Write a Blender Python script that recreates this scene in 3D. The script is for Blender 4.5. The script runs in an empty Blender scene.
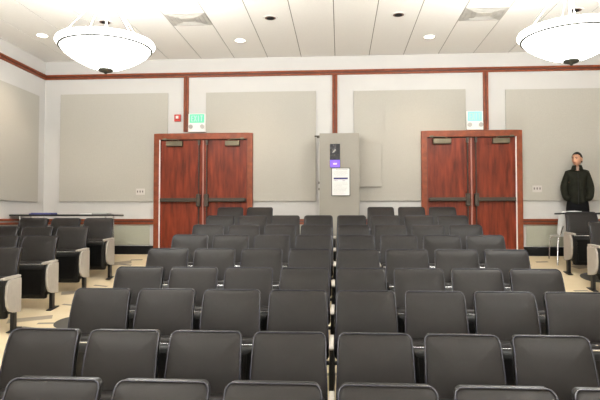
import bpy, bmesh, math, random
from mathutils import Vector, Matrix
random.seed(4)
C = bpy.context.scene.collection
PI = math.pi

# ------------------------------------------------------------------ materials
def mat(name, col, rough=0.6, metal=0.0, noise=0.0, nscale=8.0, bump=0.0, bscale=200.0, emit=None, estr=0.0,
        spec=0.5, coat=0.0, stretch=None):
    m = bpy.data.materials.new(name); m.use_nodes = True
    nt = m.node_tree; b = nt.nodes['Principled BSDF']
    b.inputs['Base Color'].default_value = (*col, 1)
    b.inputs['Roughness'].default_value = rough
    b.inputs['Metallic'].default_value = metal
    b.inputs['Specular IOR Level'].default_value = spec
    b.inputs['Coat Weight'].default_value = coat
    tc = nt.nodes.new('ShaderNodeTexCoord')
    src = tc.outputs['Object']
    if stretch:
        mp = nt.nodes.new('ShaderNodeMapping'); mp.inputs['Scale'].default_value = stretch
        nt.links.new(src, mp.inputs['Vector']); src = mp.outputs['Vector']
    n = nt.nodes.new('ShaderNodeTexNoise'); n.inputs['Scale'].default_value = nscale
    n.inputs['Detail'].default_value = 5
    nt.links.new(src, n.inputs['Vector'])
    r = nt.nodes.new('ShaderNodeValToRGB')
    k = max(noise, 0.01)
    r.color_ramp.elements[0].color = (*[max(0, c * (1 - k)) for c in col], 1)
    r.color_ramp.elements[1].color = (*[min(1, c * (1 + k)) for c in col], 1)
    r.color_ramp.elements[0].position = 0.3; r.color_ramp.elements[1].position = 0.7
    nt.links.new(n.outputs['Fac'], r.inputs['Fac']); nt.links.new(r.outputs['Color'], b.inputs['Base Color'])
    if bump:
        n2 = nt.nodes.new('ShaderNodeTexNoise'); n2.inputs['Scale'].default_value = bscale
        nt.links.new(src, n2.inputs['Vector'])
        bp = nt.nodes.new('ShaderNodeBump'); bp.inputs['Strength'].default_value = bump
        bp.inputs['Distance'].default_value = 0.002
        nt.links.new(n2.outputs['Fac'], bp.inputs['Height']); nt.links.new(bp.outputs['Normal'], b.inputs['Normal'])
    if emit:
        b.inputs['Emission Color'].default_value = (*emit, 1); b.inputs['Emission Strength'].default_value = estr
    return m

M = {}
M['wall'] = mat('painted_wall', (0.57, 0.56, 0.54), 0.7, noise=0.015, nscale=3)
M['fabric_panel'] = mat('acoustic_fabric', (0.45, 0.432, 0.385), 0.95, noise=0.035, nscale=60, bump=0.3, bscale=400, spec=0.1)
M['strip'] = mat('worn_copper_strip', (0.42, 0.20, 0.16), 0.4, noise=0.1)
M['wains'] = mat('wainscot_fabric', (0.40, 0.405, 0.33), 0.95, noise=0.03, nscale=60, spec=0.1)
M['pillar'] = mat('pillar_laminate', (0.33, 0.31, 0.27), 0.75, noise=0.02, nscale=40, spec=0.2)
M['base'] = mat('black_rubber_base', (0.009, 0.009, 0.009), 0.7, spec=0.15)
M['wood'] = mat('cherry_wood_trim', (0.22, 0.050, 0.016), 0.45, noise=0.22, nscale=4, stretch=(3, 3, 3), spec=0.3)
M['wood_dark'] = mat('dark_reveal', (0.10, 0.03, 0.016), 0.5)
M['door'] = mat('cherry_veneer', (0.165, 0.027, 0.010), 0.42, noise=0.5, nscale=3.2, stretch=(5, 5, 0.7), spec=0.2)
M['bronze'] = mat('dark_bronze', (0.055, 0.045, 0.035), 0.4, 0.6, noise=0.1)
M['closer'] = mat('closer_metal', (0.13, 0.11, 0.07), 0.5, 0.4, noise=0.1)
M['jamb_highlight'] = mat('white_jamb_highlight', (0.85, 0.83, 0.80), 0.5)
M['vinyl'] = mat('grey_brown_vinyl', (0.0150, 0.0130, 0.0120), 0.45, noise=0.10, nscale=9, bump=0.2, bscale=260, spec=0.24)
M['piping'] = mat('dark_piping', (0.022, 0.022, 0.034), 0.25, noise=0.05, spec=0.7)
M['shell'] = mat('black_plastic_shell', (0.006, 0.006, 0.006), 0.3, noise=0.2, spec=0.3)
M['chrome'] = mat('bright_chrome', (0.85, 0.85, 0.86), 0.18, 1.0)
M['beige'] = mat('beige_plastic', (0.40, 0.37, 0.33), 0.5, noise=0.04, nscale=20, bump=0.15)
M['black_metal'] = mat('black_metal', (0.012, 0.012, 0.013), 0.35, 0.3, noise=0.1)
M['white_paint'] = mat('white_enamel', (0.82, 0.81, 0.78), 0.4)
M['tile'] = mat('ceiling_tile', (0.88, 0.87, 0.84), 0.9, noise=0.015, nscale=30, bump=0.2, bscale=150, spec=0.1)
M['seam'] = mat('ceiling_seam', (0.25, 0.235, 0.21), 0.9)
M['vent'] = mat('vent_grey', (0.45, 0.435, 0.40), 0.6, noise=0.12, nscale=7)
M['glass_lamp'] = mat('lit_opal_glass', (0.9, 0.88, 0.84), 0.3, emit=(1.0, 0.995, 0.97), estr=10.0)
M['can_inner'] = mat('bronze_reflector', (0.16, 0.05, 0.025), 0.35, 0.7)
M['can_lit'] = mat('lit_downlight_lens', (1, 1, 1), 0.4, emit=(1.0, 0.9, 0.75), estr=9.0)
M['ring'] = mat('pewter_ring', (0.05, 0.05, 0.04), 0.6, 0.0)
M['rod'] = mat('painted_rod', (0.75, 0.74, 0.70), 0.4, 0.1)
M['sign_green'] = mat('lit_green_sign', (0.08, 0.45, 0.27), 0.5, emit=(0.16, 0.66, 0.38), estr=0.45)
M['sign_letter'] = mat('pale_sign_letter', (0.42, 0.72, 0.60), 0.5, emit=(0.45, 0.9, 0.7), estr=0.15)
M['sign_cyan'] = mat('lit_cyan_sign', (0.2, 0.55, 0.47), 0.5, emit=(0.30, 0.75, 0.62), estr=0.45)
M['lens_grey'] = mat('lamp_head_grey', (0.45, 0.43, 0.40), 0.3)
M['red'] = mat('alarm_red', (0.50, 0.03, 0.02), 0.4)
M['plate'] = mat('socket_plate', (0.56, 0.53, 0.50), 0.5)
M['socket'] = mat('socket_holes', (0.15, 0.14, 0.13), 0.5)
M['screen'] = mat('screen_black', (0.012, 0.012, 0.016), 0.25, noise=0.5, nscale=14)
M['purple'] = mat('lit_purple_screen', (0.15, 0.07, 0.6), 0.4, emit=(0.18, 0.09, 0.90), estr=0.6)
M['lilac'] = mat('lit_lilac_mark', (0.5, 0.4, 0.9), 0.4, emit=(0.55, 0.45, 1.0), estr=0.8)
M['paper'] = mat('white_paper', (0.80, 0.81, 0.79), 0.6)
M['ink'] = mat('grey_print', (0.42, 0.43, 0.46), 0.7)
M['navy'] = mat('navy_print', (0.035, 0.035, 0.16), 0.6)
M['frame_black'] = mat('thin_dark_frame', (0.05, 0.05, 0.055), 0.4)
M['table'] = mat('black_table_laminate', (0.012, 0.012, 0.011), 0.35, noise=0.2)
M['blue'] = mat('blue_cover', (0.10, 0.11, 0.30), 0.6, noise=0.1)
M['greycard'] = mat('grey_cover', (0.38, 0.39, 0.38), 0.6, noise=0.1)
M['skin'] = mat('skin', (0.52, 0.27, 0.17), 0.55, noise=0.06, nscale=30)
M['hair'] = mat('black_hair', (0.008, 0.007, 0.006), 0.7, noise=0.3, nscale=60, spec=0.2)
M['jacket'] = mat('olive_black_jacket', (0.016, 0.0165, 0.011), 0.75, noise=0.3, nscale=12, bump=0.8, bscale=22, spec=0.12)
M['trousers'] = mat('black_trousers', (0.008, 0.008, 0.009), 0.85, noise=0.2, spec=0.1)
M['shirt'] = mat('tan_shirt', (0.40, 0.26, 0.20), 0.8)
M['eye'] = mat('dark_eye', (0.02, 0.012, 0.01), 0.3)
M['lips'] = mat('lips', (0.34, 0.12, 0.09), 0.5)
M['shoe'] = mat('black_shoe', (0.01, 0.01, 0.01), 0.3)
M['pale_shell'] = mat('pale_grey_plastic', (0.56, 0.56, 0.54), 0.4)

# carpet: pale tan with woven motifs (discs in two greys, slanted bars, small dashes)
def carpet_mat():
    m = bpy.data.materials.new('patterned_carpet'); m.use_nodes = True
    nt = m.node_tree; N = nt.nodes; L = nt.links; b = N['Principled BSDF']
    b.inputs['Roughness'].default_value = 0.95; b.inputs['Specular IOR Level'].default_value = 0.1
    g = N.new('ShaderNodeNewGeometry'); sp = N.new('ShaderNodeSeparateXYZ'); L.new(g.outputs['Position'], sp.inputs[0])
    def mt(op, a, b_=None, c=None):
        n = N.new('ShaderNodeMath'); n.operation = op
        for i, v in enumerate((a, b_, c)):
            if v is None: continue
            if isinstance(v, (int, float)): n.inputs[i].default_value = v
            else: L.new(v, n.inputs[i])
        return n.outputs[0]
    X, Y = sp.outputs[0], sp.outputs[1]
    def cell(v, off, size):            # centred coordinate inside a repeating cell
        t = mt('DIVIDE', mt('SUBTRACT', v, off), size)
        return mt('MULTIPLY', mt('SUBTRACT', t, mt('ROUND', t)), size)
    def bar(cx, cy, sx, sy, ang, hl, hw):
        u, v = cell(X, cx, sx), cell(Y, cy, sy)
        ca, sa = math.cos(ang), math.sin(ang)
        a = mt('ADD', mt('MULTIPLY', u, ca), mt('MULTIPLY', v, sa))
        c = mt('SUBTRACT', mt('MULTIPLY', v, ca), mt('MULTIPLY', u, sa))
        return mt('MULTIPLY', mt('LESS_THAN', mt('ABSOLUTE', a), hl), mt('LESS_THAN', mt('ABSOLUTE', c), hw))
    def disc(cx, cy, sx, sy, r):
        u, v = cell(X, cx, sx), cell(Y, cy, sy)
        d = mt('SQRT', mt('ADD', mt('MULTIPLY', u, u), mt('MULTIPLY', v, v)))
        return mt('LESS_THAN', d, r), mt('GREATER_THAN', mt('ADD', u, v), 0.04)
    no = N.new('ShaderNodeTexNoise'); no.inputs['Scale'].default_value = 45; L.new(g.outputs['Position'], no.inputs['Vector'])
    no2 = N.new('ShaderNodeTexNoise'); no2.inputs['Scale'].default_value = 2.2; L.new(g.outputs['Position'], no2.inputs['Vector'])
    def mix(fac, a, b_):
        n = N.new('ShaderNodeMix'); n.data_type = 'RGBA'
        if isinstance(fac, (int, float)): n.inputs[0].default_value = fac
        else: L.new(fac, n.inputs[0])
        for i, v in ((6, a), (7, b_)):
            if isinstance(v, tuple): n.inputs[i].default_value = (*v, 1)
            else: L.new(v, n.inputs[i])
        return n.outputs[2]
    col = mix(mt('MULTIPLY', no2.outputs['Fac'], 0.9), (0.66, 0.56, 0.39), (0.57, 0.46, 0.29))
    col = mix(mt('MULTIPLY', no.outputs['Fac'], 0.35), col, (0.46, 0.37, 0.24))
    col = mix(bar(-3.78, 6.70, 1.1, 1.32, 0.42, 0.25, 0.085), col, (0.31, 0.26, 0.20))
    col = mix(bar(-3.60, 7.35, 1.3, 0.97, -0.25, 0.12, 0.028), col, (0.22, 0.19, 0.16))
    col = mix(bar(3.30, 8.05, 1.7, 1.5, 0.1, 0.10, 0.03), col, (0.24, 0.21, 0.17))
    d1, d2 = disc(-3.14, 6.62, 2.33, 2.10, 0.27)
    dc = mix(d2, (0.085, 0.08, 0.07), (0.16, 0.15, 0.17))
    col = mix(d1, col, dc)
    L.new(col, b.inputs['Base Color'])
    return m
M['carpet'] = carpet_mat()

# ------------------------------------------------------------------ mesh helpers
class MB:
    def __init__(s): s.v = []; s.f = []
    def add(s, vs, fs):
        o = len(s.v); s.v += [tuple(p) for p in vs]; s.f += [tuple(i + o for i in q) for q in fs]; return s
    def box(s, x0, x1, y0, y1, z0, z1):
        return s.add([(x0,y0,z0),(x1,y0,z0),(x1,y1,z0),(x0,y1,z0),(x0,y0,z1),(x1,y0,z1),(x1,y1,z1),(x0,y1,z1)],
                     [(0,3,2,1),(4,5,6,7),(0,1,5,4),(1,2,6,5),(2,3,7,6),(3,0,4,7)])
    def tube(s, pts, r, n=10, closed=False):
        pts = [Vector(p) for p in pts]; k = len(pts); vs = []; fs = []
        rr = r if isinstance(r, (list, tuple)) else [r] * k
        up = None
        for i, p in enumerate(pts):
            if closed: t = pts[(i+1) % k] - pts[i-1]
            else: t = pts[min(i+1, k-1)] - pts[max(i-1, 0)]
            t.normalize()
            if up is None:
                up = Vector((0,0,1)) if abs(t.z) < 0.9 else Vector((1,0,0))
            a = t.cross(up).normalized(); b = a.cross(t).normalized(); up = b
            for j in range(n):
                w = 2*PI*j/n; vs.append(p + (a*math.cos(w) + b*math.sin(w))*rr[i])
        for i in range(k if closed else k-1):
            for j in range(n):
                i2 = (i+1) % k
                fs.append((i*n+j, i*n+(j+1)%n, i2*n+(j+1)%n, i2*n+j))
        if not closed:
            fs.append(tuple(range(n))[::-1]); fs.append(tuple((k-1)*n+j for j in range(n)))
        return s.add(vs, fs)
    def lathe(s, prof, n=48, c=(0,0,0)):
        vs = []; fs = []; k = len(prof)
        for r, z in prof:
            for j in range(n):
                w = 2*PI*j/n; vs.append((c[0]+r*math.cos(w), c[1]+r*math.sin(w), c[2]+z))
        for i in range(k-1):
            for j in range(n):
                fs.append((i*n+j, i*n+(j+1)%n, (i+1)*n+(j+1)%n, (i+1)*n+j))
        return s.add(vs, fs)
    def prism(s, poly, axis, a, b):
        # poly in the two other axes (in xyz order), extruded along axis from a to b
        def P(u, v, w):
            return {'x': (w,u,v), 'y': (u,w,v), 'z': (u,v,w)}[axis]
        n = len(poly)
        vs = [P(u,v,a) for u,v in poly] + [P(u,v,b) for u,v in poly]
        fs = [tuple(range(n))[::-1], tuple(range(n, 2*n))] + [(i,(i+1)%n,n+(i+1)%n,n+i) for i in range(n)]
        return s.add(vs, fs)
    def rings(s, rings, cap=True):
        k = len(rings[0]); vs = [p for r in rings for p in r]; fs = []
        for i in range(len(rings)-1):
            for j in range(k):
                fs.append((i*k+j, i*k+(j+1)%k, (i+1)*k+(j+1)%k, (i+1)*k+j))
        if cap:
            fs.append(tuple(range(k))[::-1]); fs.append(tuple((len(rings)-1)*k+j for j in range(k)))
        return s.add(vs, fs)
    def ball(s, c, r, n=16, m=10):
        if isinstance(r, (int, float)): r = (r, r, r)
        prof = [(math.sin(PI*i/m), -math.cos(PI*i/m)) for i in range(m+1)]
        vs = [(c[0]+r[0]*a*math.cos(2*PI*j/n), c[1]+r[1]*a*math.sin(2*PI*j/n), c[2]+r[2]*b) for a, b in prof for j in range(n)]
        fs = [(i*n+j, i*n+(j+1)%n, (i+1)*n+(j+1)%n, (i+1)*n+j) for i in range(m) for j in range(n)]
        return s.add(vs, fs)
    def xf(s, mtx):
        s.v = [tuple(mtx @ Vector(p)) for p in s.v]; return s
    def build(s, name, m, parent=None, bevel=0.0, smooth=False, seg=2):
        me = bpy.data.meshes.new(name); bm = bmesh.new()
        vs = [bm.verts.new(p) for p in s.v]
        for q in s.f:
            try: bm.faces.new([vs[i] for i in q])
            except ValueError: pass
        bmesh.ops.remove_doubles(bm, verts=bm.verts, dist=1e-5)
        bmesh.ops.recalc_face_normals(bm, faces=bm.faces)
        if bevel:
            bm.normal_update()
            es = [e for e in bm.edges if len(e.link_faces) == 2 and e.calc_face_angle(0) > 0.6]
            bmesh.ops.bevel(bm, geom=es, offset=bevel, segments=seg, profile=0.6, affect='EDGES')
        bm.normal_update()
        if smooth:
            for f in bm.faces: f.smooth = True
            for e in bm.edges:
                if len(e.link_faces) == 2 and e.calc_face_angle(0) > 0.9: e.smooth = False
        bm.to_mesh(me); bm.free()
        me.materials.append(M[m])
        o = bpy.data.objects.new(name, me); C.objects.link(o)
        if parent is not None: o.parent = parent
        return o

def tag(o, label=None, cat=None, group=None, kind=None):
    if label: o['label'] = label
    if cat: o['category'] = cat
    if group: o['group'] = group
    if kind: o['kind'] = kind
    return o
def empty(name, loc, rz=0, label=None, cat=None, group=None):
    o = bpy.data.objects.new(name, None); C.objects.link(o)
    o.location = loc; o.rotation_euler = (0, 0, rz); o.empty_display_size = 0.1
    return tag(o, label, cat, group)
def struct(o): o['kind'] = 'structure'; return o
def copy_tree(o, parent=None):
    c = o.copy(); C.objects.link(c)
    if parent is not None: c.parent = parent
    for ch in list(o.children): copy_tree(ch, c)
    return c

# ------------------------------------------------------------------ dimensions
XL, XR, YB, YF, ZC = -5.48, 5.41, 10.1, -4.5, 3.57
PROF = [(-4.7,-1.07),(2.2,-1.067),(2.7,-1.046),(3.23,-1.003),(4.12,-0.857),(4.95,-0.757),(5.83,-0.630),(6.7,-0.503),(7.7,-0.388),
        (8.55,-0.252),(9.38,-0.105),(9.8,-0.01),(10.3,0.0)]
def smooth(a, b, t):
    t = min(1, max(0, (t-a)/(b-a))); return t*t*(3-2*t)
def fz(y, x=0.0):
    z = PROF[-1][1]
    for (a, za), (b, zb) in zip(PROF, PROF[1:]):
        if a <= y <= b: z = za + (zb-za)*(y-a)/(b-a); break
    # the left aisle lies a little lower than the middle block, the right one slightly
    return z - (0.085*smooth(2.2, 3.3, -x) + 0.02*smooth(2.2, 3.3, x))*(1-smooth(8.4, 9.5, y))

# floor (gentle ramp up to the doors)
xs = [XL-0.1, -4.5, -3.3] + [-3.3+1.1*i/6 for i in range(1, 7)] + [0, 2.2, 2.5, 2.8, 3.05, 3.3, XR+0.1]
ys = sorted(set([p[0] for p in PROF] + [9.0, 9.15, 9.3, 9.45, 9.6, 9.75, 9.9]))
nx, ny = len(xs), len(ys)
vs = [(x, y, fz(y, x)) for y in ys for x in xs]; vs += [(x, y, z-0.15) for x, y, z in vs]
N0 = nx*ny; fs = []
for j in range(ny-1):
    for i in range(nx-1):
        q = (j*nx+i, j*nx+i+1, (j+1)*nx+i+1, (j+1)*nx+i); fs.append(q); fs.append(tuple(k+N0 for k in q[::-1]))
loop = [i for i in range(nx)] + [j*nx+nx-1 for j in range(1, ny)] + [(ny-1)*nx+i for i in range(nx-2, -1, -1)] + [j*nx for j in range(ny-2, 0, -1)]
for a, c in zip(loop, loop[1:]+loop[:1]): fs.append((a, a+N0, c+N0, c))
b = MB().add(vs, fs); struct(b.build('floor', 'carpet', smooth=True))

# walls
struct(MB().box(XL-0.15, XR+0.15, YB, YB+0.15, -1.2, ZC+0.15).build('wall_back', 'wall'))
struct(MB().box(XL-0.15, XL, YF, YB, -1.2, ZC+0.15).build('wall_left', 'wall'))
struct(MB().box(XR, XR+0.15, YF, YB, -1.2, ZC+0.15).build('wall_right', 'wall'))
struct(MB().box(XL-0.15, XR+0.15, YF-0.15, YF, -1.2, ZC+0.15).build('wall_front', 'wall'))

# ceiling: planks 0.61 m wide running front to back, thin seams between
ceil = struct(MB().box(XL, XR, YF, YB, ZC+0.006, ZC+0.12).build('ceiling', 'seam'))
b = MB(); k = -0.083 - 0.61*9
x = k
while x < XR:
    x0, x1 = max(x+0.006, XL), min(x+0.61-0.006, XR)
    if x1 > x0: b.box(x0, x1, YF, YB, ZC, ZC+0.01)
    x += 0.61
struct(b.build('ceiling_planks', 'tile', ceil))

# crown rail under the ceiling, all round
def rail(name, z0, z1, depth, gap):
    out = []
    zm = (z0+z1)/2
    sides = {'back': lambda d: (XL, XR, YB-d, YB), 'left': lambda d: (XL, XL+d, YF, YB), 'right': lambda d: (XR-d, XR, YF, YB)}
    for s, fn in sides.items():
        yield s, fn
def crown(s, fn):
    o = MB().box(*fn(0.035), 3.226, 3.252).box(*fn(0.045), 3.280, 3.313).build('trim_1' if s=='back' else ('trim_2' if s=='left' else 'trim_3'), 'wood', bevel=0.004)
    struct(o)
    q = MB().box(*fn(0.022), 3.250, 3.282).build('reveal', 'wood_dark', o)
for s, fn in rail('c', 0, 0, 0, 0): crown(s, fn)

D1 = (-3.375, -1.563); D2 = (1.43, 3.164)       # outer edges of the two door frames
PX = (-0.345, 0.330)                          # pillar
def spans(lo, hi, cuts):
    out = []; x = lo
    for a, c in cuts:
        if a > x: out.append((x, a))
        x = c
    if x < hi: out.append((x, hi))
    return out
SP = spans(XL, XR, [D1, D2])
# chair rail (two red-brown strips), wainscot panels, black base
n = 4
for (a, c) in SP:
    o = struct(MB().box(a, c, YB-0.03, YB, 0.605, 0.640).box(a, c, YB-0.04, YB, 0.540, 0.580).build('trim_%d' % n, 'wood', bevel=0.004)); n += 1
    MB().box(a, c, YB-0.018, YB, 0.575, 0.610).build('reveal', 'wood_dark', o)
    struct(MB().box(a, c, YB-0.02, YB, -0.02, 0.150).build('baseboard_back', 'base', bevel=0.003))
for s, (x0, x1) in (('left', (XL, XL+0.03)), ('right', (XR-0.03, XR))):
    o = struct(MB().box(x0, x1, YF, YB-0.04, 0.605, 0.640).box(x0, x1, YF, YB-0.04, 0.540, 0.580).build('trim_%d' % n, 'wood', bevel=0.004)); n += 1
    bx = (x0, x1) 
    q = MB(); 
    for (ya, za), (yb, zb) in zip(PROF, PROF[1:]):
        ya = max(ya, YF); yb = min(yb, YB-0.02)
        q.add([(x0,ya,fz(ya,x0)-0.02),(x1,ya,fz(ya,x0)-0.02),(x1,yb,fz(yb,x0)-0.02),(x0,yb,fz(yb,x0)-0.02),
               (x0,ya,fz(ya,x0)+0.15),(x1,ya,fz(ya,x0)+0.15),(x1,yb,fz(yb,x0)+0.15),(x0,yb,fz(yb,x0)+0.15)],
              [(0,3,2,1),(4,5,6,7),(0,1,5,4),(1,2,6,5),(2,3,7,6),(3,0,4,7)])
    struct(q.build('baseboard_' + s, 'base'))
# vertical wood strips above the doors and pillar
for (x0, x1, z0) in ((-2.842, -2.752, 2.225), (-0.133, -0.043, 2.11), (2.518, 2.607, 2.20)):
    o = struct(MB().box(x0, x0+0.036, YB-0.04, YB, z0, 3.228).box(x1-0.036, x1, YB-0.04, YB, z0, 3.228).build('trim_%d' % n, 'wood', bevel=0.004)); n += 1
    MB().box(x0+0.034, x1-0.034, YB-0.022, YB, z0, 3.228).build('reveal', 'wood_dark', o)

# acoustic fabric panels
def panel(x0, x1, z0, z1, label, notch=None):
    poly = [(x0, z0), (x1, z0), (x1, z1), (x0, z1)]
    if notch and notch[0] > x0: poly = [(x0, z0), (notch[0], z0), (notch[0], notch[1]), (x1, notch[1]), (x1, z1), (x0, z1)]
    o = MB().prism(poly, 'y', YB-0.03, YB-0.001).build('acoustic_panel', 'fabric_panel', bevel=0.005)
    return tag(o, label, 'wall panel', 'fabric wall panels')
def panel_left_notch(x0, xn, zn, x1, z0, z1, label):
    poly = [(xn, z0), (x1, z0), (x1, z1), (x0, z1), (x0, zn), (xn, zn)]
    o = MB().prism(poly, 'y', YB-0.03, YB-0.001).build('acoustic_panel', 'fabric_panel', bevel=0.005)
    return tag(o, label, 'wall panel', 'fabric wall panels')
panel(-5.165, -3.137, 0.955, 2.945, 'large beige fabric acoustic panel on back wall, left of the left doors', (D1[0]-0.001, 2.189))
panel_left_notch(-2.43, D1[1]+0.001, 2.189, -0.427, 0.955, 2.94, 'large beige fabric acoustic panel between the left doors and the grey pillar')
panel(0.25, 2.215, 0.955, 2.93, 'large beige fabric acoustic panel between the grey pillar and the right doors', (D2[0]-0.001, 2.189))
panel_left_notch(2.90, D2[1]+0.001, 2.189, 5.15, 0.955, 2.91, 'large beige fabric acoustic panel behind the standing man')
# cut-aways: the frames stand proud of the panels
o = MB().box(XL+0.001, XL+0.03, 5.2, 9.85, 0.94, 2.875).build('acoustic_panel', 'fabric_panel', bevel=0.006)
tag(o, 'large beige fabric acoustic panel on the left side wall', 'wall panel', 'fabric wall panels')
o = MB().box(XR-0.03, XR-0.001, 5.2, 9.85, 0.94, 2.875).build('acoustic_panel', 'fabric_panel', bevel=0.006)
tag(o, 'large beige fabric acoustic panel on the right side wall', 'wall panel', 'fabric wall panels')
# wainscot inset panels under the chair rail
for (a, c, lb) in ((-4.95, -3.46, 'low greenish beige wainscot panel left of the left doors'),
                   (-1.52, -0.42, 'low greenish beige wainscot panel between left doors and pillar'),
                   (0.42, 1.38, 'low greenish beige wainscot panel between pillar and right doors'),
                   (3.23, 4.95, 'low greenish beige wainscot panel right of the right doors')):
    o = MB().box(a, c, YB-0.012, YB-0.001, 0.165, 0.525).build('wainscot_panel', 'wains', bevel=0.004)
    tag(o, lb, 'wall panel', 'wainscot panels')
# access cover beside the pillar
o = MB().box(0.335, 0.738, YB-0.065, YB-0.030, 1.205, 1.975).build('access_cover', 'fabric_panel', bevel=0.004)
tag(o, 'flat rectangular beige cover on the wall just right of the grey pillar', 'wall cover')

# ------------------------------------------------------------------ doors
def double_door(idx, D, closer_arm):
    x0, x1 = D; zt = 2.188; ft = 0.098; pr = YB-0.075
    fr = MB().box(x0, x0+ft, pr, YB, -0.02, zt).box(x1-ft, x1, pr, YB, -0.02, zt).box(x0+ft, x1-ft, pr, YB, zt-0.11, zt)
    root = struct(fr.build('door_%d' % idx, 'wood', bevel=0.006))
    xa, xb = x0+ft, x1-ft; xm = (xa+xb)/2
    y = YB-0.045
    for side, (a, c) in enumerate(((xa+0.012, xm-0.012), (xm+0.012, xb-0.012))):
        lf = MB().box(a, c, y, YB-0.002, 0.005, zt-0.125).build('door_leaf', 'door', root, bevel=0.003)
        s = 1 if side == 0 else -1
        xh = c if side == 0 else a             # meeting edge
        xo = a if side == 0 else c
        # vertical rod
        MB().tube([(xh-s*0.06, y-0.03, 0.10), (xh-s*0.06, y-0.03, 2.07)], 0.011, 8).box(xh-s*0.06-0.02, xh-s*0.06+0.02, y-0.05, y, 1.98, 2.06)\
            .build('latch_rod', 'bronze', lf, smooth=True)
        # panic bar
        pb = MB().box(min(xo+s*0.02, xh-s*0.10), max(xo+s*0.02, xh-s*0.10), y-0.075, y-0.03, 0.945, 1.015)\
            .box(min(xo+s*0.01, xo+s*0.09), max(xo+s*0.01, xo+s*0.09), y-0.05, y, 0.95, 1.01).build('push_bar', 'bronze', lf, bevel=0.01)
        MB().box(min(xh-s*0.025, xh-s*0.10), max(xh-s*0.025, xh-s*0.10), y-0.085, y, 0.86, 1.085).build('latch_case', 'bronze', pb, bevel=0.015)
    MB().box(xm-0.010, xm+0.010, y-0.012, YB-0.002, 0.005, zt-0.125).build('meeting_strip', 'strip', root, bevel=0.002)
    ws = [(xa, xa+0.012), (xb-0.012, xb)]
    w = ws[0] if idx == 1 else ws[1]
    MB().box(w[0]-0.004, w[1]+0.004, pr+0.004, YB-0.002, 0.0, zt-0.11).build('jamb_strip', 'jamb_highlight', root)  # white strip paints the highlight along the outer jamb
    w = ws[1] if idx == 1 else ws[0]
    MB().box(w[0], w[1], pr+0.02, YB-0.002, 0.0, zt-0.11).build('jamb_strip', 'wood_dark', root)
    MB().box(xa, xb, pr+0.03, YB-0.002, zt-0.125, zt-0.108).build('header_gap', 'base', root)
    return root, y
def closer(root, y, cx, w, arm_dir, open_=False):
    o = MB().box(cx-w/2, cx+w/2, y-0.075, y-0.001, 1.955, 2.045).build('door_closer', 'closer', root, bevel=0.008)
    MB().tube([(cx-arm_dir*w*0.3, y-0.055, 2.055), (cx-arm_dir*(w*0.3)+arm_dir*0.05, y-0.055, 2.075), (cx+arm_dir*0.22, y-0.05, 2.082)], 0.009, 8)\
        .box(cx+arm_dir*0.18-0.03, cx+arm_dir*0.18+0.03, y-0.07, y-0.02, 2.07, 2.10).build('closer_arm', 'closer', o, smooth=True)
r, y = double_door(1, D1, 0)
closer(r, y, -2.99, 0.30, -1); closer(r, y, -1.93, 0.26, 1)
r, y = double_door(2, D2, 0)
closer(r, y, 1.785, 0.31, -1); closer(r, y, 2.80, 0.29, 1)

# ------------------------------------------------------------------ exit signs with emergency heads
def letters(b, txt, x, y, z, h, w, gap, t=0.006, st=0.16):
    s = h*st
    def seg(xa, za, xb, zb):
        d = Vector((xb-xa, 0, zb-za)); nrm = Vector((-d.z, 0, d.x)).normalized()*s/2
        p = [(xa+nrm.x, za+nrm.z), (xb+nrm.x, zb+nrm.z), (xb-nrm.x, zb-nrm.z), (xa-nrm.x, za-nrm.z)]
        b.prism(p, 'y', y-t, y)
    for ch in txt:
        if ch == 'E':
            seg(x+s/2, z, x+s/2, z+h)
            for q in (s/2, h/2, h-s/2): seg(x, z+q, x+w, z+q)
        if ch == 'X': seg(x, z, x+w, z+h); seg(x+w, z, x, z+h)
        if ch == 'I': seg(x+w/2, z, x+w/2, z+h)
        if ch == 'T': seg(x+w/2, z, x+w/2, z+h); seg(x, z+h-s/2, x+w, z+h-s/2)
        x += w+gap
def exit_sign(x0, x1, z0, zm, z1, face, lab):
    r = empty('exit_sign', ((x0+x1)/2, YB, z0), 0, lab, 'exit sign', 'exit signs over the doors')
    w = (x1-x0)/2; h = zm-z0; H = z1-z0
    MB().box(-w, w, -0.075, -0.041, 0.0, h).build('light_housing', 'white_paint', r, bevel=0.006)
    MB().box(-w, w, -0.065, -0.041, h, H).build('sign_box', 'white_paint', r, bevel=0.004)
    fc = MB().box(-w*0.84, w*0.84, -0.070, -0.0655, h+0.012, H-0.010).build('sign_face', face, r)
    b = MB(); letters(b, 'EXIT', -w*0.66, -0.071, h+0.035, H-h-0.07, w*0.26, w*0.095)
    b.build('letters', 'sign_letter', fc)
    for s in (-1, 1):
        q = MB(); pr = [(0.001, 0), (0.03, 0), (0.038, 0.02), (0.038, 0.035), (0.001, 0.036)]
        q.lathe(pr, 20); q.xf(Matrix.Translation((s*w*0.66, -0.078, h*0.60)) @ Matrix.Rotation(PI/2, 4, 'X'))
        q.build('lamp_head', 'lens_grey', r, smooth=True)
exit_sign(-2.745, -2.425, 2.215, 2.370, 2.548, 'sign_green', 'lit green exit sign with two emergency lamps above the left double doors')
exit_sign(2.215, 2.505, 2.200, 2.340, 2.530, 'sign_cyan', 'lit pale cyan exit sign with two emergency lamps above the right double doors')

# fire alarm
r = empty('fire_alarm', (-2.955, YB, 2.42), 0, 'small red fire alarm with white strobe beside the left exit sign', 'fire alarm')
MB().box(-0.058, 0.058, -0.04, 0.002, 0, 0.125).build('housing', 'red', r, bevel=0.005)
MB().box(-0.024, 0.024, -0.06, -0.04, 0.045, 0.095).build('strobe', 'white_paint', r, bevel=0.006)
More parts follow.
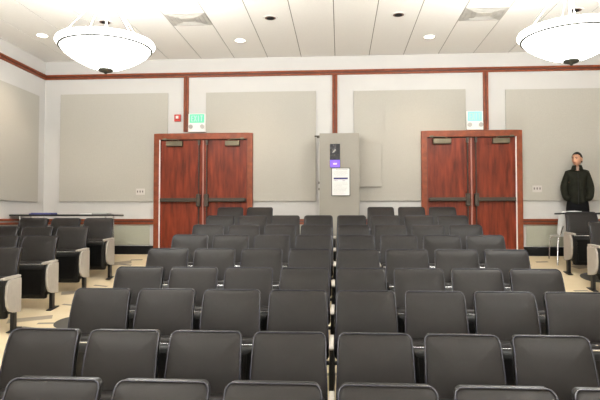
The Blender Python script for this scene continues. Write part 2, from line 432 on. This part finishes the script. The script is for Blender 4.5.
# wall socket plates
def sockets(cx, z0, lab):
    r = empty('wall_socket', (cx, YB-0.03, z0), 0, lab, 'wall socket', 'wall sockets')
    MB().box(-0.08, 0.08, -0.008, -0.0005, 0, 0.115).build('cover_plate', 'plate', r, bevel=0.003)
    for i in (-1, 0, 1):
        MB().box(i*0.048-0.011, i*0.048+0.011, -0.012, -0.008, 0.045, 0.082).build('socket_insert', 'socket', r)
sockets(-3.635, 1.075, 'three-gang socket plate on the panel left of the left double doors')
sockets(3.415, 1.103, 'three-gang socket plate on the panel between right double doors and standing man')

# ------------------------------------------------------------------ pillar with screen and notice
YP = 9.65
r = empty('equipment_pillar', (0, YP, 0), 0, 'tall grey laminate box pillar standing out from the back wall between the doors', 'pillar')
MB().box(PX[0], PX[1], 0.0, YB-YP-0.042, fz(YP)-0.02, 2.108).build('casing', 'pillar', r, bevel=0.006)
MB().box(PX[0]-0.004, PX[0]+0.02, -0.006, 0.0, fz(YP), 2.1).build('edge_strip', 'pillar', r)
for z in (1.15, 1.26): MB().tube([(PX[0]-0.014, 0.05, z-0.02), (PX[0]-0.014, 0.05, z+0.02)], 0.012, 8).build('hinge', 'bronze', r)
o = MB().box(PX[0]-0.09, PX[0]-0.001, 0.03, 0.09, 2.055, 2.075).box(PX[0]-0.05, PX[0]-0.001, 0.04, 0.08, 2.035, 2.06).build('wall_camera', 'bronze', bevel=0.004)
o.location = (0, YP, 0); tag(o, 'small dark bracket at the top left edge of the grey pillar', 'bracket')
r = empty('display_screen', (-0.083, YP, 1.515), 0, 'narrow upright screen on the pillar, black with lit purple bottom', 'screen')
MB().box(-0.086, 0.086, -0.022, -0.001, 0, 0.405).build('screen_case', 'screen', r, bevel=0.003)
pf = MB().box(-0.082, 0.082, -0.0245, -0.0225, 0.004, 0.128).build('lit_band', 'purple', r)
MB().prism([(-0.03,0.05),(0.03,0.05),(0.035,0.08),(0.012,0.068),(0,0.085),(-0.012,0.068),(-0.035,0.08)], 'y', -0.0265, -0.0247).build('mark', 'lilac', pf)
MB().prism([(-0.045,0.25),(-0.01,0.262),(0.02,0.30),(0.005,0.31),(-0.03,0.285)], 'y', -0.0245, -0.0222).build('picture_highlight', 'lens_grey', r)
r = empty('framed_notice', (0.014, YP, 1.028), 0, 'white printed notice with a dark blue headline band on the pillar', 'notice')
MB().box(-0.16, 0.16, -0.016, -0.001, 0, 0.482).build('frame', 'frame_black', r, bevel=0.003)
pg = MB().box(-0.148, 0.148, -0.0185, -0.0162, 0.012, 0.47).build('page', 'paper', r)
q = MB(); random.seed(2)
MB().box(-0.12, 0.12, -0.0195, -0.0187, 0.285, 0.315).build('headline_band', 'navy', pg)
for (z, x0, x1, h) in ((0.445, -0.08, 0.12, 0.010), (0.42, -0.11, 0.12, 0.006), (0.40, -0.12, 0.11, 0.005), (0.38, -0.12, 0.12, 0.005), (0.36, -0.12, 0.09, 0.005),
                       (0.34, -0.11, 0.12, 0.005), (0.255, -0.12, -0.05, 0.012), (0.255, 0.03, 0.08, 0.012)) + tuple((0.22-0.022*i, -0.12, 0.02+0.1*random.random(), 0.004) for i in range(9)):
    x = x0
    while x < x1:
        w = 0.008 + 0.02*random.random(); q.box(x, min(x+w, x1), -0.0195, -0.0187, z, z+h); x += w+0.005
q.build('printed_lines', 'ink', pg)

# ------------------------------------------------------------------ theatre seats
def rr(wt, wb, z0, z1, r, ins=0.0, n=6):
    # rounded trapezoid outline, list of (x, z), counter clockwise from bottom right
    z0 += ins; z1 -= ins; wt = wt/2-ins; wb = wb/2-ins; r = max(r-ins*0.7, 0.004)
    out = []
    for (cx, cz, a0, w) in ((wb-r, z0+r, -PI/2, wb), (wt-r, z1-r, 0, wt), (-wt+r, z1-r, PI/2, wt), (-wb+r, z0+r, PI, wb)):
        for i in range(n+1):
            a = a0 + PI/2*i/n; out.append((cx + r*math.cos(a), cz + r*math.sin(a)))
    full = []                       # extra points along the straight sides
    for i, p in enumerate(out):
        q = out[(i+1) % len(out)]; full.append(p)
        if i % (n+1) == n:
            for k in range(1, 8): full.append((p[0]+(q[0]-p[0])*k/8, p[1]+(q[1]-p[1])*k/8))
    return full
def slab(prof, wt, wb, z0, z1, r, warp=None):
    # prof: list of (inset, y)
    rings = []
    for ins, y in prof:
        rings.append([(x, y + (warp(x, z) if warp else 0), z) for x, z in rr(wt, wb, z0, z1, r, ins)])
    return MB().rings(rings)
P = 0.51
def lean(x, z):       # back leans away towards its top; slightly dished
    t = 0.94-z; return -(0.52*t - 0.56*t*t) + 0.020*max(0, 1-t/0.085)**2
BT, BB = 0.440, 0.468
back_b = slab([(0.006, 0.012), (0.0, 0.006), (0.0, -0.026), (0.004, -0.033), (0.014, -0.037), (0.035, -0.041), (0.07, -0.045), (0.12, -0.048), (0.19, -0.049)], BT-0.008, BB-0.010, 0.50, 0.936, 0.034, lean)
shell_b = slab([(0.03, 0.045), (0.006, 0.034), (0.0, 0.026), (0.0, 0.004), (0.01, -0.002)], BT-0.012, BB, 0.44, 0.938, 0.036, lean)
pip_b = MB().tube([(x, -0.030+lean(x, z), z) for x, z in rr(BT-0.006, BB-0.010, 0.505, 0.940, 0.036)], 0.0048, 8, closed=True)
seat_cush = slab([(0.0, -0.155), (0.0, -0.175), (0.0, -0.222), (0.008, -0.232)], 0.435, 0.40, 0.17, 0.602, 0.035)
seat_cush2 = slab([(0.03, -0.128), (0.008, -0.138), (0.0, -0.152), (0.0, -0.222), (0.006, -0.238), (0.02, -0.246)], 0.438, 0.40, 0.17, 0.612, 0.04)
seat_pan = slab([(0.0, -0.236), (0.0, -0.262), (0.006, -0.276), (0.02, -0.284), (0.06, -0.292), (0.062, -0.288), (0.12, -0.288)], 0.436, 0.40, 0.13, 0.572, 0.03)
trim_b = MB().box(-0.205, 0.205, -0.268, -0.238, 0.5685, 0.5815)

def make_seat(left=None, right='plain'):
    r = empty('theatre_seat', (0, 0, 0))
    bk = back_b.build('backrest', 'vinyl', r, smooth=True)
    pip_b.build('piping', 'piping', bk, smooth=True)
    shell_b.build('back_shell', 'shell', r, smooth=True)
    sc = seat_cush2.build('seat_cushion', 'vinyl', r, smooth=True)
    sp = seat_pan.build('seat_pan', 'shell', r, smooth=True)
    trim_b.build('chrome_trim', 'chrome', sp, bevel=0.004)
    # hinge bar under the back
    MB().tube([(-0.232, -0.118, 0.42), (0.232, -0.118, 0.42)], 0.016, 8).build('hinge_bar', 'black_metal', r, smooth=True)
    for side, kind in ((-1, left), (1, right)):
        if not kind: continue
        x = side*P/2
        arm(r, x, kind, side)
    return r
def arm(r, x, kind, side):
    w = 0.0205 if kind == 'end' else 0.016
    # arm cap: gently rounded board
    prof = [(-0.13, 0.600), (-0.435, 0.588), (-0.465, 0.592), (-0.472, 0.605), (-0.455, 0.617), (-0.22, 0.630), (-0.12, 0.630), (-0.11, 0.615)]
    MB().prism(prof, 'x', x-w, x+w).build('armrest', 'beige', r, bevel=0.006)
    if kind == 'end':
        pp = [(-0.12, 0.597), (-0.36, 0.590), (-0.405, 0.520), (-0.415, 0.400), (-0.400, 0.300), (-0.355, 0.235), (-0.27, 0.210), (-0.12, 0.195)]
        MB().prism(pp, 'x', x+side*0.002, x+side*0.030).build('side_panel', 'beige', r, bevel=0.010)
        MB().box(x-side*0.010-0.010, x-side*0.010+0.010, -0.40, -0.13, 0.24, 0.585).build('inner_plate', 'black_metal', r, bevel=0.006)
    else:
        pp = [(-0.13, 0.602), (-0.43, 0.590), (-0.41, 0.42), (-0.34, 0.16), (-0.10, 0.12), (-0.02, 0.44), (-0.05, 0.52)]
        MB().prism(pp, 'x', x-0.014, x+0.014).build('inner_plate', 'black_metal', r, bevel=0.004)
    po = MB().box(x-0.0205, x+0.0205, -0.262, -0.192, -0.05, 0.46).build('post', 'black_metal', r, bevel=0.006)
    fo = MB().box(x-(0.045 if side < 0 and kind=='end' else 0.0205), x+(0.045 if side > 0 and kind=='end' else 0.0205), -0.34, -0.12, 0.002, 0.012).build('foot_plate', 'black_metal', po, bevel=0.004)
    for v in fo.data.vertices: v.co.z += 0.13*(v.co.y+0.23)

protos = {}
def seat(x, y, left, right, label, group, wide=1.0):
    key = (left, right); z = fz(y-0.22, x)
    if key not in protos:
        protos[key] = make_seat(left, right); o = protos[key]
    else: o = copy_tree(protos[key])
    o.location = (x, y, z); o.scale = (wide, 1, 1)
    tag(o, label, 'theatre seat', group); return o
ordn = ['first', 'second', 'third', 'fourth', 'fifth', 'sixth', 'seventh', 'eighth', 'ninth']
XC = [-0.047, -0.050, -0.062, -0.066, -0.068, -0.062, -0.071, -0.078, -0.085]
RY = [2.58, 3.45, 4.34, 5.17, 6.05, 6.92, 7.92, 8.77, 9.60]
for ri, (y, xc) in enumerate(zip(RY, XC)):
    ks = [-4,-3,-2,-1,1,2,3,4]
    if ri == 0: ks = [-3,-2,-1,1,2,3]
    if ri == 8: ks = [-4,-3,2,3,4]
    rn = {0: 'the front row', 8: 'the short rearmost row'}.get(ri, 'the %s row from the front' % ordn[ri])
    grp = 'seats of %s in the middle block' % rn
    nl = [k for k in ks if k < 0]; nr = [k for k in ks if k > 0]
    for k in ks:
        c = xc + (k-0.5)*P if k > 0 else xc + (k+0.5)*P
        firstL = (k == nl[0] and abs(k) == 4); 
        left = 'end' if (k == -4) else ('plain' if (ri == 8 and k == 2) or (ri == 0 and k == -3) else None)
        right = 'end' if (k == 4) else 'plain'
        if k < 0: pos = '%s left of central gap' % ordn[-k-1]
        else: pos = '%s right of central gap' % ordn[k-1]
        if ri == 8:
            pos = {-4: 'left one of the pair before left doors', -3: 'right one of the pair before left doors',
                   2: 'nearest the pillar on its right', 3: 'middle of the three right of pillar', 4: 'rightmost of three right of pillar'}[k]
            lab = 'grey theatre seat, rearmost middle row, %s' % pos
        else:
            lab = 'grey theatre seat, middle block, %s, %s' % (rn.replace('the ', '').replace('from front', 'from front'), pos)
        seat(c, y, left, right, lab, grp)

# side blocks
PW = 0.545
left_rows = [(6.52, -3.75, 2, 'nearest visible row'), (7.39, -3.75, 2, 'second visible row'), (8.25, -3.72, 3, 'third visible row'), (8.93, -3.62, 3, 'rearmost row')]
names = ['aisle seat with beige side panel', 'second seat from the aisle', 'third seat from the aisle']
for (y, xa, cnt, rn) in left_rows:
    for i in range(cnt):
        seat(xa-(i+0.5)*PW, y, 'plain' if i == cnt-1 else None, 'end' if i == 0 else 'plain',
             'grey theatre seat, left block, %s, %s' % (rn, names[i]), 'seats of the left block', PW/P)
for (y, xa, cnt, rn) in ((8.32, 3.48, 1, 'nearer row'), (9.15, 3.48, 2, 'rear row')):
    for i in range(cnt):
        seat(xa+(i+0.5)*PW, y, 'end' if i == 0 else None, 'plain',
             'grey theatre seat, right block, %s, %s' % (rn, names[i]), 'seats of the right block', PW/P)
# note: 'plain' right side of seat i is shared by its neighbour

# ------------------------------------------------------------------ tables
def table(x0, x1, y0, y1, zt, lab):
    r = empty('seminar_table', ((x0+x1)/2, (y0+y1)/2, 0), 0, lab, 'table')
    w, d = (x1-x0)/2, (y1-y0)/2; cy = (y0+y1)/2
    MB().box(-w, w, -d, d, zt-0.028, zt).build('table_top', 'table', r, bevel=0.004)
    for sx in (-1, 1):
        for sy in (-1, 1):
            lx, ly = sx*(w-0.16)+0.0, sy*(d-0.05)
            MB().tube([(lx, ly, fz(cy+ly, (x0+x1)/2+lx)), (lx, ly, zt-0.027)], 0.014, 10).build('leg', 'chrome', r, smooth=True)
    return r
table(-5.47, -3.69, 9.00, 9.43, 0.712, 'long narrow black table behind the left block of seats')
table(3.565, 5.25, 9.33, 9.70, 0.738, 'long narrow black table in front of the standing man')
b = MB()
o = MB().box(-0.19, 0.19, -0.11, 0.11, 0, 0.018).box(-0.17, 0.19, -0.09, 0.11, 0.018, 0.030).build('blue_folder', 'blue', bevel=0.004)
o.location = (-5.02, 9.25, 0.7125); tag(o, 'dark blue folder lying on the left black table', 'folder')
o = MB().box(-0.13, 0.13, -0.10, 0.10, 0, 0.026).build('grey_booklet', 'greycard', bevel=0.004)
o.location = (-4.00, 9.25, 0.7125); tag(o, 'grey booklet near the right end of the left black table', 'booklet')
o = MB().prism([(-0.10, 0), (0.10, 0), (0.09, 0.012), (0.0, 0.020), (-0.08, 0.014)], 'y', -0.09, 0.09).build('paper_sheet', 'paper')
o.location = (-4.24, 9.22, 0.7125); tag(o, 'white paper sheet on the left black table beside the grey booklet', 'paper')
o = MB().prism([(-0.12, 0), (0.13, 0), (0.12, 0.018), (0.02, 0.030), (-0.09, 0.022)], 'y', -0.12, 0.10).build('paper_stack', 'paper')
o.location = (3.74, 9.46, 0.7385); tag(o, 'loose white paper stack on the table before the man', 'paper')

# stacking chair at the end of the right table
r = empty('stacking_chair', (3.69, 9.50, fz(9.50)), 0, 'pale grey plastic chair with chrome legs at the left end of the right table', 'chair')
zs = 0.44
q = slab([(0.02, 0.012), (0.0, 0.006), (0.0, -0.004), (0.02, -0.008)], 0.38, 0.41, zs+0.02, 0.79, 0.05, lambda x, z: -0.13-(z-zs)*0.12+0.35*x*x)
q.build('backrest', 'pale_shell', r, smooth=True)
q = MB().rings([[(x, z, y) for x, z in rr(0.40, 0.42, -0.14, 0.26, 0.05, ins)] for ins, y in ((0.02, zs-0.012), (0, zs-0.004), (0, zs+0.006), (0.02, zs+0.012), (0.08, zs+0.006))])
q.build('seat', 'pale_shell', r, smooth=True)
MB().tube([(-0.15, -0.11, zs-0.01), (-0.15, -0.135, zs+0.05), (-0.12, -0.15, zs+0.16)], 0.010, 8).build('back_bracket', 'chrome', r, smooth=True)
MB().tube([(0.15, -0.11, zs-0.01), (0.15, -0.135, zs+0.05), (0.12, -0.15, zs+0.16)], 0.010, 8).build('back_bracket', 'chrome', r, smooth=True)
for sx in (-1, 1):
    for (ya, yb) in ((-0.11, -0.15), (0.20, 0.22)):
        zf = fz(9.50+yb)-fz(9.50)
        MB().tube([(sx*0.16, ya, zs-0.012), (sx*0.19, ya*1.1, zs-0.05), (sx*0.215, yb, zf+0.002)], 0.011, 10).build('leg', 'chrome', r, smooth=True)

# ------------------------------------------------------------------ ceiling fixtures
def downlight(x, y, lit, lab, grp):
    r = empty('downlight', (x, y, ZC), 0, lab, 'ceiling light', grp)
    MB().lathe([(0.078, 0.0), (0.080, -0.006), (0.108, -0.006), (0.110, 0.0)], 32).build('trim_ring', 'white_paint', r, smooth=True)
    if lit:
        MB().lathe([(0.0005, -0.003), (0.079, -0.003), (0.079, 0.0), (0.0005, 0.0)], 32).build('lens', 'can_lit', r)
        L = bpy.data.lights.new('downlight_lamp', 'SPOT'); L.energy = 70; L.color = (1.0, 0.80, 0.62); L.spot_size = math.radians(105); L.spot_blend = 0.7
        L.shadow_soft_size = 0.07
        o = bpy.data.objects.new('lamp', L); C.objects.link(o); o.parent = r; o.location = (0, 0, -0.02)
    else:
        MB().lathe([(0.0005, -0.004), (0.062, -0.004), (0.080, -0.006), (0.079, 0.0), (0.0005, 0.0)], 32).build('reflector', 'can_inner', r, smooth=True)
        MB().lathe([(0.0005, -0.0075), (0.055, -0.0075), (0.055, -0.0045), (0.0005, -0.0045)], 32).xf(Matrix.Translation((0, 0.012, 0))).build('dark_bulb', 'base', r)
    return r
for x, lb in ((-3.49, 'behind the left pendant'), (-1.008, 'between the left vent and the middle'), (0.845, 'between the middle and the right vent'), (3.31, 'above the right pendant')):
    downlight(x, 8.1, False, 'unlit dark recessed downlight in the ceiling, %s' % lb, 'unlit downlights')
for x, y, lb in ((-4.74, 8.62, 'nearest the left wall'), (-1.63, 9.09, 'right of the left vent'), (1.44, 9.12, 'left of the right vent')):
    downlight(x, y, True, 'lit white recessed downlight in the ceiling, %s' % lb, 'lit downlights')
def vent(x0, x1, y0, y1, lab):
    r = empty('ceiling_vent', ((x0+x1)/2, (y0+y1)/2, ZC), 0, lab, 'ceiling vent', 'ceiling vents')
    w, d = (x1-x0)/2, (y1-y0)/2
    MB().box(-w, w, -d, d, -0.012, -0.001).build('vent_plate', 'vent', r, bevel=0.003)
    q = MB()
    for k in (0.2, 0.45, 0.7):
        a = w*(1-k*0.9); c = d*(1-k*0.9)
        q.tube([(-a,-c,-0.016),(a,-c,-0.016),(a,c,-0.016),(-a,c,-0.016)], 0.005, 6, closed=True)
    q.build('diffuser_rings', 'vent', r)
vent(-2.51, -1.92, 7.82, 8.31, 'square grey air vent in the ceiling, left one near the left pendant')
vent(1.755, 2.355, 7.90, 8.40, 'square grey air vent in the ceiling, right one near the right pendant')

def pendant(x, y, lab=None):
    # z reference: ring at 2.53
    r = empty('pendant_light', (x, y, 2.505), 0, lab, 'pendant light', 'glass bowl pendant lights')
    R = 0.492
    bowl = [(0.03, -0.235), (0.11, -0.222), (0.195, -0.195), (0.285, -0.152), (0.370, -0.102), (0.440, -0.052), (R-0.012, 0.0), (R-0.020, 0.0), (0.430, -0.044), (0.360, -0.090), (0.275, -0.139), (0.190, -0.180), (0.11, -0.206), (0.03, -0.220)]
    MB().lathe(bowl, 64).build('glass_bowl', 'glass_lamp', r, smooth=True)
    rim = [(R-0.01, 0.010), (R+0.018, 0.025), (R+0.034, 0.050), (R+0.026, 0.070), (R+0.005, 0.078), (R-0.02, 0.066), (R-0.025, 0.012)]
    MB().lathe(rim+[rim[0]], 64).build('rim_band', 'glass_lamp', r, smooth=True)
    MB().lathe([(R-0.016, -0.008), (R+0.004, -0.006), (R+0.008, 0.005), (R-0.005, 0.010), (R-0.018, 0.004), (R-0.016, -0.008)], 64).build('ring', 'ring', r, smooth=True)
    MB().lathe([(0.0005, -0.285), (0.012, -0.280), (0.020, -0.265), (0.040, -0.262), (0.068, -0.252), (0.082, -0.236), (0.078, -0.222), (0.0005, -0.213)], 32).build('finial', 'ring', r, smooth=True)
    top = ZC-2.505
    hub = 0.60
    for k in range(4):
        a = 2*PI*(k+0.5)/4 + 0.25
        MB().tube([(0.05*math.cos(a), 0.05*math.sin(a), hub), ((R+0.0)*math.cos(a), (R+0.0)*math.sin(a), 0.07)], 0.0045, 8).build('support_rod', 'rod', r, smooth=True)
    MB().tube([(0, 0, -0.20), (0, 0, top-0.03)], 0.011, 10).build('stem', 'rod', r, smooth=True)
    MB().lathe([(0.0005, hub-0.04), (0.04, hub-0.035), (0.06, hub), (0.04, hub+0.035), (0.0005, hub+0.05)], 24).build('hub', 'rod', r, smooth=True)
    MB().lathe([(0.0005, top-0.055), (0.05, top-0.05), (0.085, top-0.015), (0.09, top-0.001), (0.0005, top-0.001)], 32).build('ceiling_canopy', 'rod', r, smooth=True)
    L = bpy.data.lights.new('bowl_lamp', 'POINT'); L.energy = 230; L.color = (1.0, 0.995, 0.975); L.shadow_soft_size = 0.12
    o = bpy.data.objects.new('bulb', L); C.objects.link(o); o.parent = r; o.location = (0, 0.0, 0.14)
    return r
p0 = pendant(-2.57, 6.0, 'large glowing white glass bowl pendant hanging at the upper left')
p1 = copy_tree(p0); p1.location = (2.40, 6.0, 2.505); p1['label'] = 'large glowing white glass bowl pendant hanging at the upper right'
for (x, y, lb) in ((-2.57, 1.6, 'left bowl pendant, unseen, added as fill over the front seats'), (2.40, 1.6, 'right bowl pendant, unseen, added as fill over the front seats'),
                   (-2.57, -2.6, 'left bowl pendant, unseen, added as fill behind the viewer'), (2.40, -2.6, 'right bowl pendant, unseen, added as fill behind the viewer')):
    q = copy_tree(p0); q.location = (x, y, 2.505); q['label'] = 'large glowing white ' + lb  # unseen extra pendants, added to light the front seats

# ------------------------------------------------------------------ standing man
def skin(name, m, parent, pts, edges, radii, sub=2, root=0):
    me = bpy.data.meshes.new(name+'_base'); me.from_pydata([Vector(p) for p in pts], edges, [])
    o = bpy.data.objects.new(name+'_tmp', me); C.objects.link(o)
    md = o.modifiers.new('s', 'SKIN'); md.use_smooth_shade = True
    for i, rd in enumerate(radii):
        v = me.skin_vertices[0].data[i]; v.radius = rd if isinstance(rd, tuple) else (rd, rd); v.use_root = (i == root)
    o.modifiers.new('u', 'SUBSURF').levels = sub
    dg = bpy.context.evaluated_depsgraph_get(); dg.update()
    ev = o.evaluated_get(dg); res = bpy.data.meshes.new_from_object(ev)
    bpy.data.objects.remove(o, do_unlink=True)
    res.name = name; res.materials.clear(); res.materials.append(M[m])
    for p in res.polygons: p.use_smooth = True; p.material_index = 0
    q = bpy.data.objects.new(name, res); C.objects.link(q); q.parent = parent
    return q
man = empty('person', (4.01, 9.865, fz(9.865)), math.radians(-14), 'person in dark olive jacket and black trousers standing by the wall, hands in pockets', 'person')
# local frame: faces -Y; z 0 floor. height 1.77
S = 1.0
pts = [(0,0,0.97),(0,0.0,1.15),(0,0.0,1.36),(0,-0.005,1.475),(0,-0.015,1.56),      # 0-4 pelvis..neck
       (0.14,0.0,1.38),(0.205,0.012,1.14),(0.15,-0.06,1.0),(0.10,-0.05,0.98),       # 5-8 left arm, hand
       (-0.14,0.0,1.38),(-0.205,0.012,1.14),(-0.15,-0.06,1.0),(-0.10,-0.05,0.98),   # 9-12
       (0.09,0,0.90),(0.105,0.0,0.50),(0.12,0.02,0.09),(0.13,-0.10,0.04),           # 13-16 leg
       (-0.09,0,0.90),(-0.105,0.0,0.50),(-0.12,0.02,0.09),(-0.13,-0.10,0.04)]
ed = [(0,1),(1,2),(2,3),(3,4),(2,5),(5,6),(6,7),(7,8),(2,9),(9,10),(10,11),(11,12),(0,13),(13,14),(14,15),(15,16),(0,17),(17,18),(18,19),(19,20)]
rad = [(0.13,0.10),(0.13,0.10),(0.14,0.10),0.06,0.052,0.05,0.042,0.03,0.02,0.05,0.042,0.03,0.02,0.075,0.052,0.036,0.03,0.075,0.052,0.036,0.03]
body = skin('body', 'skin', man, pts, ed, rad, 2)
# head sculpted from a sphere, plus hands with five fingers, joined into the body mesh
HC = Vector((0, -0.02, 1.655)); HT = Matrix.Rotation(math.radians(-32), 4, 'Z')
def head_mb():
    b = MB(); b.ball((0,0,0), 1.0, 40, 30); out = []
    for x, y, z in b.v:
        X, Y, Z = x*0.076, y*0.096, z*0.118
        if z < 0: X *= 1 - 0.30*(-z)**1.4; Y = Y*(1-0.18*(-z)) - 0.012*(-z)
        if y < 0:
            # eye sockets, nose, mouth, chin
            front = max(0, -y)
            for sx in (-1, 1):
                d = (X-sx*0.031)**2/0.018**2 + (Z-0.006)**2/0.013**2
                Y += 0.010*math.exp(-d)*front
            d = (X/0.011)**2 + ((Z+0.022)/0.022)**2
            Y -= 0.024*math.exp(-d)*front
            Y -= 0.009*math.exp(-((X/0.010)**2 + ((Z-0.0)/0.03)**2))*front
            Y -= 0.006*math.exp(-((X/0.035)**2 + ((Z-0.024)/0.010)**2))*front      # brow
            Y -= 0.006*math.exp(-((X/0.022)**2 + ((Z+0.060)/0.010)**2))*front      # lips
            Y -= 0.010*math.exp(-((X/0.024)**2 + ((Z+0.098)/0.018)**2))*front      # chin
        out.append((X, Y, Z))
    b.v = out
    for sx in (-1, 1):
        b.ball((sx*0.078, 0.012, -0.008), (0.011, 0.020, 0.032), 12, 8)
    return b.xf(Matrix.Translation(HC) @ HT)
def hand_mb(sx):
    b = MB(); w = Vector((sx*0.080, -0.040, 1.02))
    b.ball(w+Vector((-sx*0.015, -0.008, -0.035)), (0.036, 0.016, 0.048), 12, 8)
    for i, ln in enumerate((0.060, 0.072, 0.068, 0.054)):
        x = w.x - sx*0.015 + (i-1.5)*0.018
        b.tube([(x, w.y-0.006, w.z-0.06), (x, w.y-0.014, w.z-0.075-ln*0.4), (x, w.y-0.002, w.z-0.078-ln*0.75), (x, w.y+0.014, w.z-0.075-ln)], [0.010, 0.0095, 0.009, 0.007], 8)
    b.tube([(w.x-sx*0.04, w.y-0.01, w.z-0.02), (w.x-sx*0.062, w.y-0.02, w.z-0.045), (w.x-sx*0.066, w.y-0.022, w.z-0.075)], [0.012, 0.011, 0.008], 8)
    return b
bm = bmesh.new(); bm.from_mesh(body.data)
for part in (head_mb(), hand_mb(1), hand_mb(-1)):
    t = part.build('tmp', 'skin'); bm.from_mesh(t.data); bpy.data.objects.remove(t, do_unlink=True)
for f in bm.faces: f.smooth = True
bm.to_mesh(body.data); bm.free()
HM = Matrix.Translation(HC) @ HT
for sx in (-1, 1):
    MB().ball((sx*0.030, -0.080, 0.005), (0.012, 0.009, 0.0065), 12, 8).xf(HM).build('eye', 'eye', body, smooth=True)
    MB().tube([(sx*0.013, -0.0975, 0.020), (sx*0.030, -0.0965, 0.0265), (sx*0.048, -0.083, 0.020)], [0.0035, 0.005, 0.003], 8).xf(HM).build('eyebrow', 'hair', body, smooth=True)
MB().ball((0, -0.093, -0.061), (0.024, 0.008, 0.006), 14, 8).xf(HM).build('mouth', 'lips', body, smooth=True)
# short hair cap
b = MB(); b.ball((0,0,0), 1.0, 36, 24); keep = []; vv = []
for (x, y, z) in b.v:
    vv.append((x*0.084, y*0.103+0.005, z*0.122+0.006))
for q in b.f:
    c = [sum(b.v[i][k] for i in q)/4 for k in range(3)]
    hl = 0.56 if c[1] < -0.35 else (0.30 if c[1] < 0.05 else -0.45)
    if c[2] > hl - (0.08 if abs(c[0]) > 0.6 and c[1] < 0 else 0): keep.append(q)
b.v = vv; b.f = keep
b.xf(HM); hair = b.build('hair', 'hair', body, smooth=True)
sm = hair.modifiers.new('thick', 'SOLIDIFY'); sm.thickness = 0.012; sm.offset = -1
# trousers
tp = [(0,0,0.96),(0.092,0,0.86),(0.105,0.0,0.50),(0.12,0.015,0.10),(-0.092,0,0.86),(-0.105,0.0,0.50),(-0.12,0.015,0.10),(0,0,1.05)]
skin('trousers', 'trousers', body, tp, [(0,1),(1,2),(2,3),(0,4),(4,5),(5,6),(0,7)], [(0.150,0.115),(0.098,0.105),0.080,0.070,(0.098,0.105),0.080,0.070,(0.14,0.11)], 2)
for sx in (-1, 1):
    q = MB(); x = sx*0.13
    q.rings([[(x+0.045*s*math.cos(a), -0.055+0.14*s*math.sin(a)*(1 if math.sin(a) < 0 else 0.75), z) for a in [2*PI*i/20 for i in range(20)]] for s, z in ((1.0, 0.004), (1.05, 0.02), (0.95, 0.05), (0.7, 0.085), (0.55, 0.10))])
    q.build('shoe', 'shoe', body, smooth=True)
# jacket: torso and both sleeves, elbows out, cuffs going into the pockets
jp = [(0,0.0,0.97),(0,0.0,1.13),(0,0.0,1.30),(0,0.0,1.42),(0,-0.005,1.50),
      (0.132,0.005,1.405),(0.208,0.015,1.17),(0.185,-0.06,1.00),(0.125,-0.135,0.965),
      (-0.132,0.005,1.405),(-0.208,0.015,1.17),(-0.185,-0.06,1.00),(-0.125,-0.135,0.965),(0,0.0,0.865)]
je = [(0,1),(1,2),(2,3),(3,4),(3,5),(5,6),(6,7),(7,8),(3,9),(9,10),(10,11),(11,12),(0,13)]
jr = [(0.175,0.135),(0.168,0.130),(0.165,0.125),(0.13,0.10),(0.082,0.074),0.082,0.068,0.060,0.052,0.082,0.068,0.060,0.052,(0.172,0.135)]
jk = skin('jacket', 'jacket', body, jp, je, jr, 2, root=1)
cb = MB()
def arc(r1, r2, z, a0, a1, y0=-0.012): return [(r1*math.sin(a), y0-r2*math.cos(a), z) for a in [a0+(a1-a0)*i/24 for i in range(25)]]
for (a0, a1) in ((0.30, 2*PI-0.30),):
    A = [arc(0.098, 0.088, 1.468, a0, a1), arc(0.074, 0.078, 1.552, a0, a1), arc(0.062, 0.066, 1.552, a0, a1), arc(0.066, 0.066, 1.468, a0, a1)]
    k = 25; vs = sum(A, []); fs = []
    for r_ in range(4):
        for i in range(k-1): fs.append((r_*k+i, r_*k+i+1, ((r_+1)%4)*k+i+1, ((r_+1)%4)*k+i))
    fs += [(0, k, 2*k, 3*k), (k-1, 4*k-1, 3*k-1, 2*k-1)]
    cb.add(vs, fs)
cb.build('collar', 'jacket', jk, smooth=True)
MB().tube([(0, -0.100, 1.42), (0, -0.128, 1.25), (0.0, -0.132, 0.90)], 0.005, 6).build('zip', 'black_metal', jk)
MB().prism([(-0.016, 1.46), (0.016, 1.46), (0.030, 1.530), (-0.030, 1.530)], 'y', -0.084, -0.045).build('shirt', 'shirt', body, bevel=0.01)

# ------------------------------------------------------------------ world, camera
w = bpy.data.worlds.new('world'); bpy.context.scene.world = w; w.use_nodes = True
w.node_tree.nodes['Background'].inputs[0].default_value = (1, 0.97, 0.92, 1)
w.node_tree.nodes['Background'].inputs[1].default_value = 0.2
cam = bpy.data.cameras.new('camera'); cam.sensor_width = 36; cam.lens = 36*565/600; cam.clip_start = 0.05
co = bpy.data.objects.new('camera', cam); C.objects.link(co); co.location = (0, 0, 0.62)
co.rotation_euler = (PI/2 + math.atan(20/565), 0, math.atan(40/565))
sc = bpy.context.scene; sc.camera = co
sc.view_settings.view_transform = 'Standard'; sc.view_settings.look = 'None'; sc.view_settings.gamma = 1
sc.view_settings.use_curve_mapping = False
sc.view_settings.exposure = 0.26
